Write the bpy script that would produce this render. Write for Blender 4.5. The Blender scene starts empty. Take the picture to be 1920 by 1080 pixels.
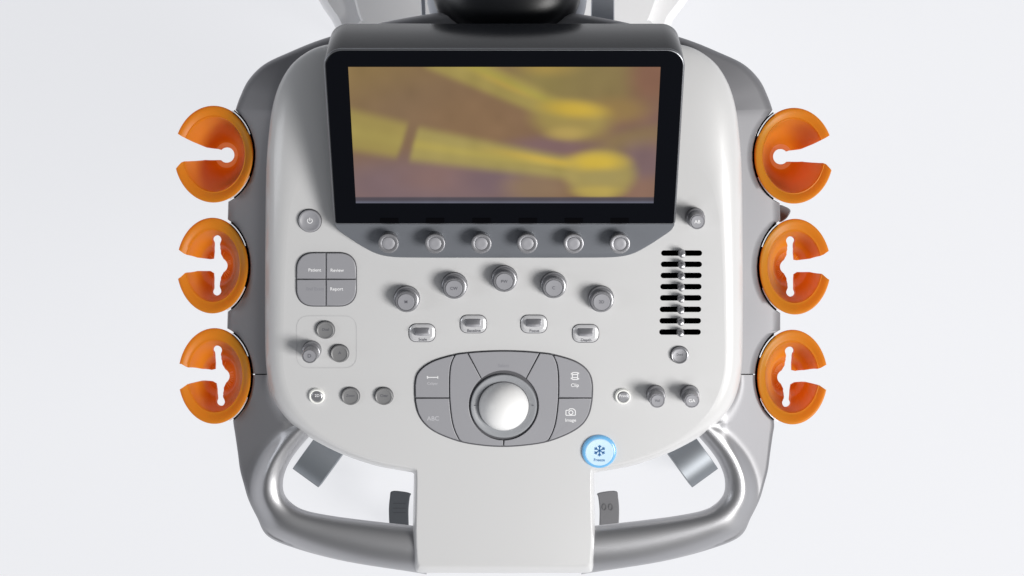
import bpy, bmesh, math, random
from mathutils import Vector, Matrix
import numpy as np

# ------------------------------------------------------------ camera, world, lights
S = bpy.context.scene
COL = S.collection
CZ, CX, K = 1.6, 0.0075, 0.0005 / 1.6          # camera height, camera x, metres per pixel per metre of depth
cam = bpy.data.objects.new("camera", bpy.data.cameras.new("camera"))
COL.objects.link(cam)
cam.location = (CX, 0, CZ)
cam.data.lens = 60; cam.data.sensor_width = 36
cam.data.clip_start = 0.05; cam.data.clip_end = 60
S.camera = cam
S.render.engine = 'CYCLES'
S.view_settings.view_transform = 'Standard'
S.view_settings.look = 'None'
S.view_settings.exposure = 0; S.view_settings.gamma = 1
w = bpy.data.worlds.new("World"); S.world = w; w.use_nodes = True
w.node_tree.nodes['Background'].inputs[0].default_value = (0.92, 0.95, 1.0, 1)
w.node_tree.nodes['Background'].inputs[1].default_value = 0.12

def softbox(name, loc, target, sx, sy, power, color=(1, 1, 1)):
    l = bpy.data.lights.new(name, 'AREA'); l.shape = 'RECTANGLE'
    l.size = sx; l.size_y = sy; l.energy = power; l.color = color
    o = bpy.data.objects.new(name, l); COL.objects.link(o)
    o.location = loc
    o.rotation_euler = (Vector(target) - Vector(loc)).to_track_quat('-Z', 'Y').to_euler()
    return o
softbox("key_softbox", (1.75, -1.05, 1.75), (0, 0, 0), 0.98, 0.98, 80, (1, 0.985, 0.96))
softbox("left_softbox", (-1.75, -0.2, 1.0), (0, -0.1, 0), 0.4, 0.9, 4.5, (0.93, 0.96, 1))
softbox("front_softbox", (0.7, -1.45, 1.75), (0, -0.2, 0), 1.2, 0.3, 5)
softbox("added_rear_fill", (-0.5, 1.6, 0.9), (-0.1, 0.35, -0.3), 0.6, 0.4, 1.0, (0.93, 0.96, 1))  # added fill that brightens the white cart body behind the screen

# ------------------------------------------------------------ geometry helpers
T = math.radians(14)
NRM = Vector((0, -math.sin(T), math.cos(T)))
MX = 945.0
def mir(p): return (2 * MX - p[0], p[1])
def W(px, py, z):
    d = CZ - z
    return Vector((CX + (px - 960) * K * d, (540 - py) * K * d, z))
def PP(px, py, h=0.0):
    d = Vector(((px - 960) * K, (540 - py) * K, -1))
    C0 = Vector((CX, 0, CZ))
    return C0 + d * ((h - NRM.dot(C0)) / NRM.dot(d))

def crom(pts, n=6, closed=False):
    """Catmull-Rom through tuples of any length"""
    P = [np.array(p, float) for p in pts]; N = len(P); out = []
    segs = N if closed else N - 1
    for i in range(segs):
        if closed: a, b, c, d = P[i-1], P[i], P[(i+1) % N], P[(i+2) % N]
        else: a, b, c, d = P[max(i-1, 0)], P[i], P[i+1], P[min(i+2, N-1)]
        for j in range(n):
            t = j / n
            out.append(0.5*((2*b) + (c-a)*t + (2*a-5*b+4*c-d)*t*t + (3*b-a-3*c+d)*t**3))
    if not closed: out.append(P[-1])
    return [tuple(o) for o in out]

def link(name, bm, mat, parent=None, smooth=40, loc=None, rot=None):
    bmesh.ops.recalc_face_normals(bm, faces=bm.faces)
    me = bpy.data.meshes.new(name); bm.to_mesh(me); bm.free()
    mats = mat if isinstance(mat, (list, tuple)) else [mat]
    for m in mats: me.materials.append(m)
    o = bpy.data.objects.new(name, me); COL.objects.link(o)
    if smooth:
        me.polygons.foreach_set('use_smooth', [True]*len(me.polygons))
        me.set_sharp_from_angle(angle=math.radians(smooth))
        for p in me.polygons:
            if p.loop_total > 8: p.use_smooth = False
    if parent: o.parent = parent
    if loc is not None: o.location = loc
    if rot is not None: o.rotation_euler = rot
    return o

def loft(bm, rings, closed=True, cap0=False, cap1=False):
    V = [[bm.verts.new(p) for p in r] for r in rings]
    n = len(V[0])
    for a, b in zip(V[:-1], V[1:]):
        for i in range(n if closed else n-1):
            j = (i+1) % n
            bm.faces.new((a[i], a[j], b[j], b[i]))
    if cap0: bm.faces.new(V[0][::-1])
    if cap1: bm.faces.new(V[-1])
    return V

def lathe(profile, n=40, caps=(True, True)):
    bm = bmesh.new()
    rings = [[Vector((r*math.cos(2*math.pi*i/n), r*math.sin(2*math.pi*i/n), z)) for i in range(n)] for r, z in profile]
    loft(bm, rings, True, caps[0], caps[1])
    return bm

def inset2d(pts, d):
    """move a closed pixel outline inwards by d pixels"""
    n = len(pts); out = []
    area = sum(pts[i][0]*pts[(i+1) % n][1]-pts[(i+1) % n][0]*pts[i][1] for i in range(n))
    sg = 1 if area > 0 else -1
    for i in range(n):
        a, b, c = pts[i-1], pts[i], pts[(i+1) % n]
        def nr(p, q):
            dx, dy = q[0]-p[0], q[1]-p[1]; L = math.hypot(dx, dy) or 1
            return (-dy/L*sg, dx/L*sg)
        n1, n2 = nr(a, b), nr(b, c)
        mx, my = n1[0]+n2[0], n1[1]+n2[1]
        L2 = mx*mx+my*my
        f = min(2*d/L2, 2.2*d/math.sqrt(L2)) if L2 > 1e-6 else 0
        out.append((b[0]+mx*f, b[1]+my*f))
    return out

def plate(outline, h0, h1, bev=1.0, bevh=0.0005, f=PP):
    """solid plate: outline in pixels, from height h0 to h1 with a small rounded edge"""
    bm = bmesh.new()
    i1, i2 = inset2d(outline, bev*0.35), inset2d(outline, bev)
    rings = [[f(x, y, h0) for x, y in outline],
             [f(x, y, h1-bevh) for x, y in outline],
             [f(x, y, h1-bevh*0.3) for x, y in i1],
             [f(x, y, h1) for x, y in i2]]
    loft(bm, rings, True, True, True)
    return bm

def rrect(x0, y0, x1, y1, r, n=6, p=2.0):
    out = []
    for cx, cy, a0 in ((x1-r, y0+r, -90), (x1-r, y1-r, 0), (x0+r, y1-r, 90), (x0+r, y0+r, 180)):
        for i in range(n+1):
            a = math.radians(a0+90*i/n); c, s = math.cos(a), math.sin(a)
            out.append((cx+r*math.copysign(abs(c)**(2/p), c), cy+r*math.copysign(abs(s)**(2/p), s)))
    return out
def circ(cx, cy, r, n=40, a0=0, a1=360, ry=None):
    ry = ry or r; full = (a1-a0 == 360)
    m = n if full else n+1
    return [(cx+r*math.cos(math.radians(a0+(a1-a0)*i/n)), cy+ry*math.sin(math.radians(a0+(a1-a0)*i/n))) for i in range(m)]

def empty(name, loc=(0, 0, 0), label=None, cat=None, group=None):
    o = bpy.data.objects.new(name, None); COL.objects.link(o); o.location = loc
    o.empty_display_size = 0.05
    if label: o['label'] = label
    if cat: o['category'] = cat
    if group: o['group'] = group
    return o

# ------------------------------------------------------------ materials
def srgb(r, g, b):
    f = lambda c: (c/255/12.92) if c/255 <= 0.04045 else ((c/255+0.055)/1.055)**2.4
    return (f(r), f(g), f(b), 1)
def mat(name, base, rough=0.5, metal=0.0, bump=0.0, bscale=900, coat=0.0, spec=0.5, emit=None, estr=0, var=0.0, vscale=6, rvar=0.0):
    m = bpy.data.materials.new(name); m.use_nodes = True; nt = m.node_tree; b = nt.nodes['Principled BSDF']
    b.inputs['Base Color'].default_value = (*base[:3], 1)
    b.inputs['Roughness'].default_value = rough; b.inputs['Metallic'].default_value = metal
    b.inputs['Coat Weight'].default_value = coat; b.inputs['Coat Roughness'].default_value = 0.16; b.inputs['Specular IOR Level'].default_value = spec
    if emit: b.inputs['Emission Color'].default_value = (*emit[:3], 1); b.inputs['Emission Strength'].default_value = estr
    tc = nt.nodes.new('ShaderNodeTexCoord')
    if bump:
        n = nt.nodes.new('ShaderNodeTexNoise'); n.inputs['Scale'].default_value = bscale; n.inputs['Detail'].default_value = 3
        nt.links.new(tc.outputs['Object'], n.inputs['Vector'])
        bp = nt.nodes.new('ShaderNodeBump'); bp.inputs['Strength'].default_value = bump; bp.inputs['Distance'].default_value = 0.0003
        nt.links.new(n.outputs['Fac'], bp.inputs['Height']); nt.links.new(bp.outputs[0], b.inputs['Normal'])
    if var:
        n = nt.nodes.new('ShaderNodeTexNoise'); n.inputs['Scale'].default_value = vscale; n.inputs['Detail'].default_value = 5
        nt.links.new(tc.outputs['Object'], n.inputs['Vector'])
        mp = nt.nodes.new('ShaderNodeMapRange'); mp.inputs[3].default_value = 1-var; mp.inputs[4].default_value = 1+var
        nt.links.new(n.outputs['Fac'], mp.inputs[0])
        vm = nt.nodes.new('ShaderNodeVectorMath'); vm.operation = 'SCALE'; vm.inputs[0].default_value = base[:3]
        nt.links.new(mp.outputs[0], vm.inputs['Scale']); nt.links.new(vm.outputs[0], b.inputs['Base Color'])
    if rvar:
        n = nt.nodes.new('ShaderNodeTexNoise'); n.inputs['Scale'].default_value = 14; n.inputs['Detail'].default_value = 6
        nt.links.new(tc.outputs['Object'], n.inputs['Vector'])
        mp = nt.nodes.new('ShaderNodeMapRange'); mp.inputs[3].default_value = rough-rvar; mp.inputs[4].default_value = rough+rvar
        nt.links.new(n.outputs['Fac'], mp.inputs[0]); nt.links.new(mp.outputs[0], b.inputs['Roughness'])
    return m

M_panel = mat('panel_paint', (0.615, 0.615, 0.62), 0.36, 0.0, bump=0.12, bscale=1400, var=0.015, rvar=0.05, coat=0.5)
M_metal = mat('silver_paint', (0.31, 0.31, 0.325), 0.40, 0.82, bump=0.10, bscale=1600, var=0.02, rvar=0.03)
M_rail = mat('satin_grey_rail', (0.20, 0.20, 0.213), 0.50, 0.35, bump=0.10, bscale=1600, var=0.02, rvar=0.03)
M_house = mat('anthracite_housing', (0.014, 0.0155, 0.019), 0.22, 0.0, spec=0.38, bump=0.1, bscale=1500)
M_glass = mat('black_glass', (0.0035, 0.004, 0.006), 0.09, 0.0, spec=0.15)
M_bar = mat('grey_bar_plastic', (0.16, 0.17, 0.19), 0.42, 0.2, bump=0.15, bscale=1500)
M_key = mat('grey_key_plastic', (0.315, 0.315, 0.338), 0.42, 0.0, bump=0.12, bscale=1800, var=0.02)
M_btn = mat('dark_grey_button', (0.21, 0.21, 0.215), 0.4, 0.0, bump=0.1, bscale=1500)
M_knob = mat('knob_silver', (0.33, 0.33, 0.35), 0.32, 0.6, bump=0.08, bscale=1500)
M_cap = mat('knob_cap_plastic', (0.33, 0.33, 0.355), 0.42, 0.1, bump=0.08)
M_chrome = mat('bright_chrome', (0.88, 0.88, 0.90), 0.2, 0.3)
M_dark = mat('dark_gap', (0.03, 0.03, 0.035), 0.6)
M_gap = mat('dark_gap_rubber', (0.09, 0.09, 0.10), 0.6)  # dark joints between keys and round the buttons
M_black = mat('black_rubber', (0.003, 0.003, 0.004), 0.8, spec=0.0)
M_ring = mat('trackball_ring_plastic', (0.31, 0.32, 0.34), 0.42, 0.0)
M_ball = mat('trackball_white', (0.90, 0.90, 0.90), 0.38, 0.0)
M_white = mat('legend_white', (0.74, 0.74, 0.75), 0.5, emit=(1, 1, 1), estr=0.12)
M_print = mat('legend_dark', (0.10, 0.10, 0.12), 0.6)
M_faint = mat('legend_faint', (0.27, 0.27, 0.30), 0.6)
M_faintw = mat('legend_faint_light', (0.52, 0.52, 0.55), 0.6)
M_line = mat('printed_line', (0.52, 0.52, 0.53), 0.6)
M_litw = mat('lit_ring', (0.78, 0.78, 0.76), 0.4, emit=(1, 1, 0.94), estr=0.18)
M_body = mat('white_cart_paint', (0.88, 0.88, 0.89), 0.4, bump=0.05)
M_dome = mat('black_gloss_dome', (0.010, 0.011, 0.014), 0.33)
M_grey = mat('light_grey_plastic', (0.42, 0.44, 0.48), 0.35, 0.4)
M_caster = mat('caster_grey', (0.25, 0.27, 0.295), 0.42, 0.6)
M_pedal = mat('pedal_rubber', (0.05, 0.056, 0.066), 0.5, bump=0.2)
M_blue = mat('lit_blue_plastic', (0.48, 0.62, 0.72), 0.25, emit=srgb(185, 220, 248), estr=0.28, coat=0.3)
M_bluer = mat('lit_blue_edge', (0.14, 0.36, 0.58), 0.2, emit=srgb(110, 180, 235), estr=0.32, coat=0.4)
M_bluep = mat('blue_print', (0.01, 0.13, 0.36), 0.5)

def cup_material():
    m = bpy.data.materials.new('amber_translucent_plastic'); m.use_nodes = True; nt = m.node_tree
    b = nt.nodes['Principled BSDF']; out = nt.nodes['Material Output']
    b.inputs['Base Color'].default_value = (0.74, 0.355, 0.028, 1)
    b.inputs['Roughness'].default_value = 0.38
    b.inputs['Specular IOR Level'].default_value = 0.35
    tr = nt.nodes.new('ShaderNodeBsdfTranslucent'); tr.inputs[0].default_value = (1.0, 0.31, 0.04, 1)
    mx = nt.nodes.new('ShaderNodeMixShader'); mx.inputs[0].default_value = 0.50
    nt.links.new(b.outputs[0], mx.inputs[1]); nt.links.new(tr.outputs[0], mx.inputs[2]); nt.links.new(mx.outputs[0], out.inputs[0])
    n = nt.nodes.new('ShaderNodeTexNoise'); n.inputs['Scale'].default_value = 1200
    tc = nt.nodes.new('ShaderNodeTexCoord'); nt.links.new(tc.outputs['Object'], n.inputs['Vector'])
    bp = nt.nodes.new('ShaderNodeBump'); bp.inputs['Strength'].default_value = 0.08; bp.inputs['Distance'].default_value = 0.0003
    nt.links.new(n.outputs['Fac'], bp.inputs['Height']); nt.links.new(bp.outputs[0], b.inputs['Normal'])
    return m
M_cup = cup_material()
M_cupedge = cup_material(); M_cupedge.name = 'amber_painted_glow'  # paler copy of the cup plastic: backlight glow put into its colour
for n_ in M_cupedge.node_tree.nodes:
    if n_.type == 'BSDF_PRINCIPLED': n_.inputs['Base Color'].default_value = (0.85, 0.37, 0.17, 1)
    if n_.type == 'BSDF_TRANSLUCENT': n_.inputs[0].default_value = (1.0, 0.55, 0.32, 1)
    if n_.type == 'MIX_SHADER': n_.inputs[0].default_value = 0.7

def blend_sheen(m):  # one paint; the tube's shine is put into its colour and metalness
    nt = m.node_tree; b = nt.nodes['Principled BSDF']
    at = nt.nodes.new('ShaderNodeAttribute'); at.attribute_name = 'tube_sheen'
    for inp, lo, hi in (('Metallic', 0.40, 0.90), ('Roughness', 0.48, 0.39)):
        for l in list(b.inputs[inp].links): nt.links.remove(l)
        mp = nt.nodes.new('ShaderNodeMapRange'); mp.inputs[3].default_value = lo; mp.inputs[4].default_value = hi
        nt.links.new(at.outputs['Fac'], mp.inputs[0]); nt.links.new(mp.outputs[0], b.inputs[inp])
    for l in list(b.inputs['Base Color'].links): nt.links.remove(l)
    mc = nt.nodes.new('ShaderNodeMix'); mc.data_type = 'RGBA'
    mc.inputs[6].default_value = (0.20, 0.20, 0.213, 1); mc.inputs[7].default_value = (0.44, 0.44, 0.455, 1)
    nt.links.new(at.outputs['Fac'], mc.inputs[0]); nt.links.new(mc.outputs[2], b.inputs['Base Color'])
blend_sheen(M_metal)

# ------------------------------------------------------------ the glowing studio floor and its added walls
def backdrop():
    m = bpy.data.materials.new('glowing_white_sweep'); m.use_nodes = True; b = m.node_tree.nodes['Principled BSDF']
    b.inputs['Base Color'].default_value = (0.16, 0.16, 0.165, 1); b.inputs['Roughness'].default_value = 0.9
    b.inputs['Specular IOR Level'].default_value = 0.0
    b.inputs['Emission Color'].default_value = (0.955, 0.965, 1.0, 1); b.inputs['Emission Strength'].default_value = 0.76  # glow added so the machine's shadow stays faint
    # flat floor; unseen glowing walls added to give the metal white reflections
    bm = bmesh.new()
    prof = [(0.4, -0.9), (1.5, -0.9), (2.6, -0.9), (3.2, -0.9)]
    prof += [(3.2+1.0*math.sin(math.radians(9*j)), -0.9+1.0*(1-math.cos(math.radians(9*j)))) for j in range(1, 11)]
    prof += [(4.2, 0.75)]
    loft(bm, [[Vector((r*math.cos(2*math.pi*i/72), r*math.sin(2*math.pi*i/72), z)) for i in range(72)] for r, z in prof], True, True, False)
    o = link('studio_floor', bm, m); o['kind'] = 'structure'
    o['label'] = 'pale bluish white glowing studio floor with an added low glowing wall around the machine'
backdrop()

MACH = empty('ultrasound_machine', (0, 0, -0.90), 'silver and light grey ultrasound console seen from above with tilted touchscreen, knobs and trackball', 'ultrasound machine')
def part(name, bm, m, parent=None, smooth=40, label=None):
    """vertices given in world space; parented to the machine (or to one of its parts)"""
    o = link(name, bm, m, None, smooth)
    p = parent or MACH
    o.parent = p
    off = Vector((0, 0, 0)); q = p
    while q is not None: off += Vector(q.location); q = q.parent
    o.location = -off
    if label: o['label'] = label
    return o

# ------------------------------------------------------------ probe cup data
CUPS = [(400, 289, 74, 91, 1), (398, 498, 67, 90, 2), (402, 705, 68, 90, 2),
        (1489, 292, 74, 90, 1), (1491, 500, 67, 90, 2), (1486, 707, 66, 89, 2)]
def notch(c, y_side=1):
    cx, cy, rx, ry, _ = c
    return cx, cy, rx+4.6, ry+4.6
def arc_right(c, x_in, x_out, left=True, n=14):
    """points of the notch edge, top to bottom, on the side facing the console"""
    cx, cy, rx, ry = notch(c)
    a0 = math.acos(max(-1, min(1, abs(x_in-cx)/rx))); a1 = math.acos(max(-1, min(1, abs(x_out-cx)/rx)))
    sg = 1 if left else -1
    return [(cx+sg*rx*math.cos(-a0+(a0+a1)*i/n), cy+ry*math.sin(-a0+(a0+a1)*i/n)) for i in range(n+1)]

# ------------------------------------------------------------ side rail round the back and both sides
def rail():
    left = []
    L0 = [((945, 18), (945, 110)), ((870, 20), (870, 110)), ((800, 27), (800, 112)), ((700, 46), (720, 118)), ((605, 73), (640, 135)),
          ((540, 99), (598, 145)), ((495, 121), (570, 158)), ((466, 150), (550, 178)), ((450, 182), (538, 198)), ((441.5, 206), (531, 208))]
    def side(cups, sgn):
        pr = crom([(*o, *i) for o, i in L0], 5)
        if sgn < 0: pr = [(2*MX-a, b, 2*MX-c, d) for a, b, c, d in pr]
        xs = (441, 428, 427, 427, 426) if sgn > 0 else (1449, 1462, 1463, 1463, 1463)
        inn = 530 if sgn > 0 else 1360
        pts = []
        pts += arc_right(cups[0], xs[0], xs[1], sgn > 0)[1:]
        pts += arc_right(cups[1], xs[2], xs[3], sgn > 0)
        a = arc_right(cups[2], xs[4], xs[4], sgn > 0, 28)
        pts += [p for p in a if p[1] < 698] 
        c = notch(cups[2]); y = 700.9
        pts.append((c[0]+sgn*c[2]*math.sqrt(1-((y-c[1])/c[3])**2), y))
        for x, y in pts: pr.append((x, y, inn, y))
        return pr
    lp = side(CUPS[:3], 1); rp = side(CUPS[3:], -1)
    pr = lp[::-1] + rp[1:]
    rings = []
    def row(d_px, hfun):
        r = []
        for ox, oy, ix, iy in pr:
            L = math.hypot(ix-ox, iy-oy); dp = d_px*((0.3+0.7*min(1, max(0, (207-oy)/60))) if d_px <= 8 else 1); s = dp/L if d_px <= 8 else (d_px-8)/100*(1-8/L)+8/L
            if hfun < -0.07: h = hfun
            else: h = -0.0345+0.0225*max(0, 1-(1-s)*L/105)**1.1+(hfun+0.0298)*(d_px < 8)
            r.append(PP(ox+s*(ix-ox), oy+s*(iy-oy), h))
        return r
    H0, H1 = -0.031, -0.012
    prof = [(0, -0.075), (0, -0.039), (0.6, -0.0355), (2.0, -0.0328), (4, -0.0312), (8, -0.0298)]
    for k in range(1, 13):
        s = k/12; prof.append((8+100*s, -0.0298+(H1+0.0298)*(1-(1-s)**1.35)))
    rings = [row(d, h) for d, h in prof]
    rings.append(row(108, -0.075))
    bm = bmesh.new(); V = loft(bm, rings, False)
    bm.faces.new([r[0] for r in V]); bm.faces.new([r[-1] for r in V][::-1])
    part('side_rail', bm, M_rail, smooth=50)
rail()

# ------------------------------------------------------------ the two grab handles
def handle(sgn):
    c = CUPS[2] if sgn > 0 else CUPS[5]
    cx, cy, rx, ry = notch(c)
    xo = 437 if sgn > 0 else 1451
    a1 = math.acos(abs(xo-cx)/rx)
    y0 = 702.9; a0 = math.asin((y0-cy)/ry)
    pr = []
    n = 16
    arc = [(cx+sgn*rx*math.cos(a0+(a1-a0)*i/n), cy+ry*math.sin(a0+(a1-a0)*i/n)) for i in range(n+1)]
    mm = (lambda p: p) if sgn > 0 else mir
    for i, (x, y) in enumerate(arc):
        t = i/n
        ix, iy = mm((530+60*t**1.5, 702.9+88*t))
        pr.append((x, y, ix, iy, 30.0+30*t, -0.0125-0.004*t, -0.0125+0.0037*t))
    G = [((600, 797), (438.5, 800), 62, -0.017, -0.0088), ((583, 815), (441, 815), 64, -0.0175, -0.0084), ((555, 848), (446, 850), 64, -0.0175, -0.0082),
         ((539, 874), (450, 880), 63, -0.018, -0.008), ((531, 900), (457, 907), 63, -0.019, -0.008), ((533, 925), (466, 937), 66, -0.021, -0.0075),
         ((548, 944), (482, 970), 72, -0.024, -0.007), ((573, 957), (503, 1006), 78, -0.034, -0.006), ((622, 967), (560, 1030), 85, -0.048, -0.006),
         ((690, 976), (650, 1053), 89, -0.06, -0.006), ((770, 985), (770, 1072), 90, -0.06, -0.006), ((800, 988), (800, 1077), 90, -0.06, -0.006)]
    gl = [(*mm(o), *mm(i), wd, hf, hc) for i, o, wd, hf, hc in G]
    pr = pr[:-1] + crom([pr[-1]] + gl, 7)
    NS = 34
    rings = []
    def prof(d, L, wd, hf, hc, x):
        xm = x if sgn > 0 else 2*MX-x
        u = (d-wd/2)/(wd/2)
        R = 0.0155
        b = min(1, max(0, (hf+0.040)/0.020)); b = b*b*(3-2*b)
        ell = hc-R+R*math.sqrt(max(0, 1-min(1, abs(u))**2))
        flat = -0.012-0.0225*min(1.1, max(0, (530-xm)/105))
        if u <= 0: return ell
        sc = hc+(flat-hc)*(0.5-0.5*math.cos(math.pi*min(1, u)))
        return sc*b+ell*(1-b)
    rows = []
    for ox, oy, ix, iy, wd, hf, hc in pr:
        L = math.hypot(ox-ix, oy-iy)
        r = []
        hi = prof(0, L, wd, hf, hc, ix); ho = prof(L, L, wd, hf, hc, ox)
        r.append(PP(ix+(ox-ix)*0.12, iy+(oy-iy)*0.12, hi-0.022))
        r.append(PP(ix+(ox-ix)*0.02, iy+(oy-iy)*0.02, hi-0.012))
        for j in range(NS+1):
            s = 0.5-0.5*math.cos(math.pi*j/NS)
            s = 0.5*s+0.5*(j/NS)
            h = prof(s*L, L, wd, hf, hc, ix+(ox-ix)*s)
            e = (1-s)*L
            if e < 4: h -= 0.003*(1-e/4)**2
            r.append(PP(ix+(ox-ix)*s, iy+(oy-iy)*s, h))
        r.append(PP(ox, oy, ho-0.008)); r.append(PP(ox+(ix-ox)*.1, oy+(iy-oy)*.1, ho-0.028))
        rows.append(r)
    bm = bmesh.new(); V = loft(bm, rows, True)
    bm.faces.new(V[0]); bm.faces.new(V[-1][::-1])
    o = part('handle', bm, M_metal, smooth=60)
    wv = []
    for ox, oy, ix, iy, wd, hf, hc in pr:
        L = math.hypot(ox-ix, oy-iy); wd = min(wd, L)
        b = min(1, max(0, (hf+0.040)/0.020)); b = b*b*(3-2*b)
        for s in [0, 0]+[0.5*(0.5-0.5*math.cos(math.pi*j/NS))+0.5*j/NS for j in range(NS+1)]+[1, 1]:
            t = min(1, max(0, (s*L-wd*0.72)/(wd*0.5))); t = t*t*(3-2*t)
            wv.append(1-t*b)
    at = o.data.attributes.new('tube_sheen', 'FLOAT', 'POINT'); at.data.foreach_set('value', wv)
handle(1); handle(-1)
for q_ in ([(478, 698), (533, 698), (533, 706), (478, 706)],):
    part('seam_strip', plate(q_, -0.060, -0.030, 0.5, 0.0003), M_black)
    part('seam_strip', plate([mir(p) for p in q_], -0.060, -0.030, 0.5, 0.0003), M_black)

# ------------------------------------------------------------ control panel with slots cut for the sliders
SLOT_Y = [474.5, 495.5, 516.5, 537.5, 558.5, 580, 601.5, 622.5]
def slot_outline(i, grow=0):
    y = SLOT_Y[i]; x0, x1 = 1239.5-0.5*i, 1316.5-0.35*i
    r = 5.2+grow
    return rrect(x0-grow, y-r, x1+grow, y+r, r-0.01, 5)
def control_panel():
    Lp = [((945, 76), (945, 200)), ((800, 76), (840, 205)), ((700, 78), (760, 220)), ((640, 80), (700, 240)), ((600, 87), (665, 258)), ((572, 100), (642, 268)), ((545, 123), (622, 278)),
          ((524, 158), (603, 290)), ((511, 200), (586, 305)), ((504, 250), (570, 325)), ((500, 300), (556, 348)), ((498.5, 350), (547, 378)), ((498, 400), (541, 415)),
          ((497, 500), (535, 500)), ((497, 600), (532, 600)), ((498, 670), (531, 668)), ((503, 716), (534, 706)), ((516, 756), (545, 742)), ((540, 790), (563, 775)), ((580, 820), (596, 808)),
          ((640, 851), (648, 840)), ((700, 872), (705, 861)), ((745, 881), (748, 870)), ((769, 885), (771, 874)), ((775.5, 888), (779, 877)), ((776, 894), (783, 886)), ((775, 940), (783, 940)),
          ((774, 1000), (782, 1000)), ((776, 1050), (784, 1046)), ((778.5, 1068), (787, 1056)), ((790, 1074), (795, 1059)), ((850, 1074.5), (850, 1059)), ((945, 1075), (945, 1059))]
    pr = crom([(*a, *b) for a, b in Lp], 4)
    full = pr + [(2*MX-a, b, 2*MX-c, d) for a, b, c, d in pr[1:-1]][::-1]
    HD = 0.017
    rings = [[PP(a, b, -0.034) for a, b, c, d in full]]
    for j in range(15):
        a_ = math.radians(90*j/14)
        s = 1-math.cos(a_); h = -HD*(1-math.sin(a_))
        s = s**1.0
        rings.append([PP(a+(c-a)*s, b+(d-b)*s, h) for a, b, c, d in full])
    bm = bmesh.new(); loft(bm, rings, True, True, True)
    o = part('control_panel', bm, M_panel, smooth=40)
    # cutter for the eight slots
    bc = bmesh.new()
    for i in range(8):
        ol = slot_outline(i)
        loft(bc, [[PP(x, y, 0.004) for x, y in ol], [PP(x, y, -0.014) for x, y in ol]], True, True, True)
    bmesh.ops.recalc_face_normals(bc, faces=bc.faces)
    cm = bpy.data.meshes.new('cut'); bc.to_mesh(cm); bc.free()
    co = bpy.data.objects.new('cut', cm); COL.objects.link(co)
    bool_apply(o, co)
    for i in range(8):
        ol = slot_outline(i, 0.9)
        bm = bmesh.new()
        inn = inset2d(ol, 1.3)
        loft(bm, [[PP(x, y, -0.0135) for x, y in ol], [PP(x, y, -0.0016) for x, y in ol], [PP(x, y, -0.0016) for x, y in inn], [PP(x, y, -0.0130) for x, y in inn]], True, True, True)
        part('slider_slot', bm, M_black, smooth=0)
    return o
def bool_apply(o, cutter):
    md = o.modifiers.new('b', 'BOOLEAN'); md.operation = 'DIFFERENCE'; md.solver = 'EXACT'; md.object = cutter
    if cutter.parent is None: pass
    bpy.context.view_layer.update()
    dg = bpy.context.evaluated_depsgraph_get()
    me = bpy.data.meshes.new_from_object(o.evaluated_get(dg))
    old = o.data; o.modifiers.clear(); o.data = me; me.name = old.name
    bpy.data.meshes.remove(old)
    bpy.data.objects.remove(cutter, do_unlink=True)
    me.polygons.foreach_set('use_smooth', [True]*len(me.polygons))
    me.set_sharp_from_angle(angle=math.radians(40))
    for p in me.polygons:
        if p.normal.dot(NRM) > 0.99999 or p.loop_total > 8: p.use_smooth = False
control_panel()

# ------------------------------------------------------------ text and marks
def text_mesh(s, size, align='CENTER'):
    c = bpy.data.curves.new('legend', 'FONT'); c.body = s; c.size = size; c.align_x = align; c.align_y = 'CENTER'; c.extrude = 0.00003
    c.offset = size*0.012
    o = bpy.data.objects.new('legend', c); COL.objects.link(o)
    bpy.context.view_layer.update()
    me = bpy.data.meshes.new_from_object(o.evaluated_get(bpy.context.evaluated_depsgraph_get()))
    bpy.data.objects.remove(o, do_unlink=True)
    return me
def wm(o):
    m = Matrix.Identity(4)
    while o is not None: m = o.matrix_basis @ m; o = o.parent
    return m
def place(me_or_bm, name, m, px, py, h, parent=None, rotz=0.0):
    if isinstance(me_or_bm, bpy.types.Mesh): me = me_or_bm
    else:
        me = bpy.data.meshes.new(name); me_or_bm.to_mesh(me); me_or_bm.free()
    me.materials.clear(); me.materials.append(m)
    o = bpy.data.objects.new(name, me); COL.objects.link(o)
    p = parent or MACH; o.parent = p
    o.matrix_basis = wm(p).inverted() @ Matrix.Translation(PP(px, py, h)) @ Matrix.Rotation(T, 4, 'X') @ Matrix.Rotation(rotz, 4, 'Z')
    return o
def legend(s, px, py, h, size_px, m, parent=None):
    return place(text_mesh(s, size_px*0.0005), 'legend', m, px, py, h, parent)
def bars(segs, wd):
    """thin strokes in mm-like pixel units around 0,0; returns bmesh"""
    bm = bmesh.new(); q = 0.0005
    for (x0, y0, x1, y1) in segs:
        dx, dy = x1-x0, y1-y0; L = math.hypot(dx, dy); nx, ny = -dy/L*wd/2, dx/L*wd/2
        c = [(x0+nx, y0+ny), (x1+nx, y1+ny), (x1-nx, y1-ny), (x0-nx, y0-ny)]
        lo = [bm.verts.new((x*q, -y*q, 0)) for x, y in c]; hi = [bm.verts.new((x*q, -y*q, 0.00008)) for x, y in c]
        bm.faces.new(hi)
        for i in range(4): bm.faces.new((lo[i], lo[(i+1) % 4], hi[(i+1) % 4], hi[i]))
    bmesh.ops.recalc_face_normals(bm, faces=bm.faces)
    return bm
def arcsegs(cx, cy, r, a0, a1, n):
    p = circ(cx, cy, r, n, a0, a1)
    if a1-a0 == 360: p.append(p[0])
    return [(*p[i], *p[i+1]) for i in range(len(p)-1)]

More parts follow.
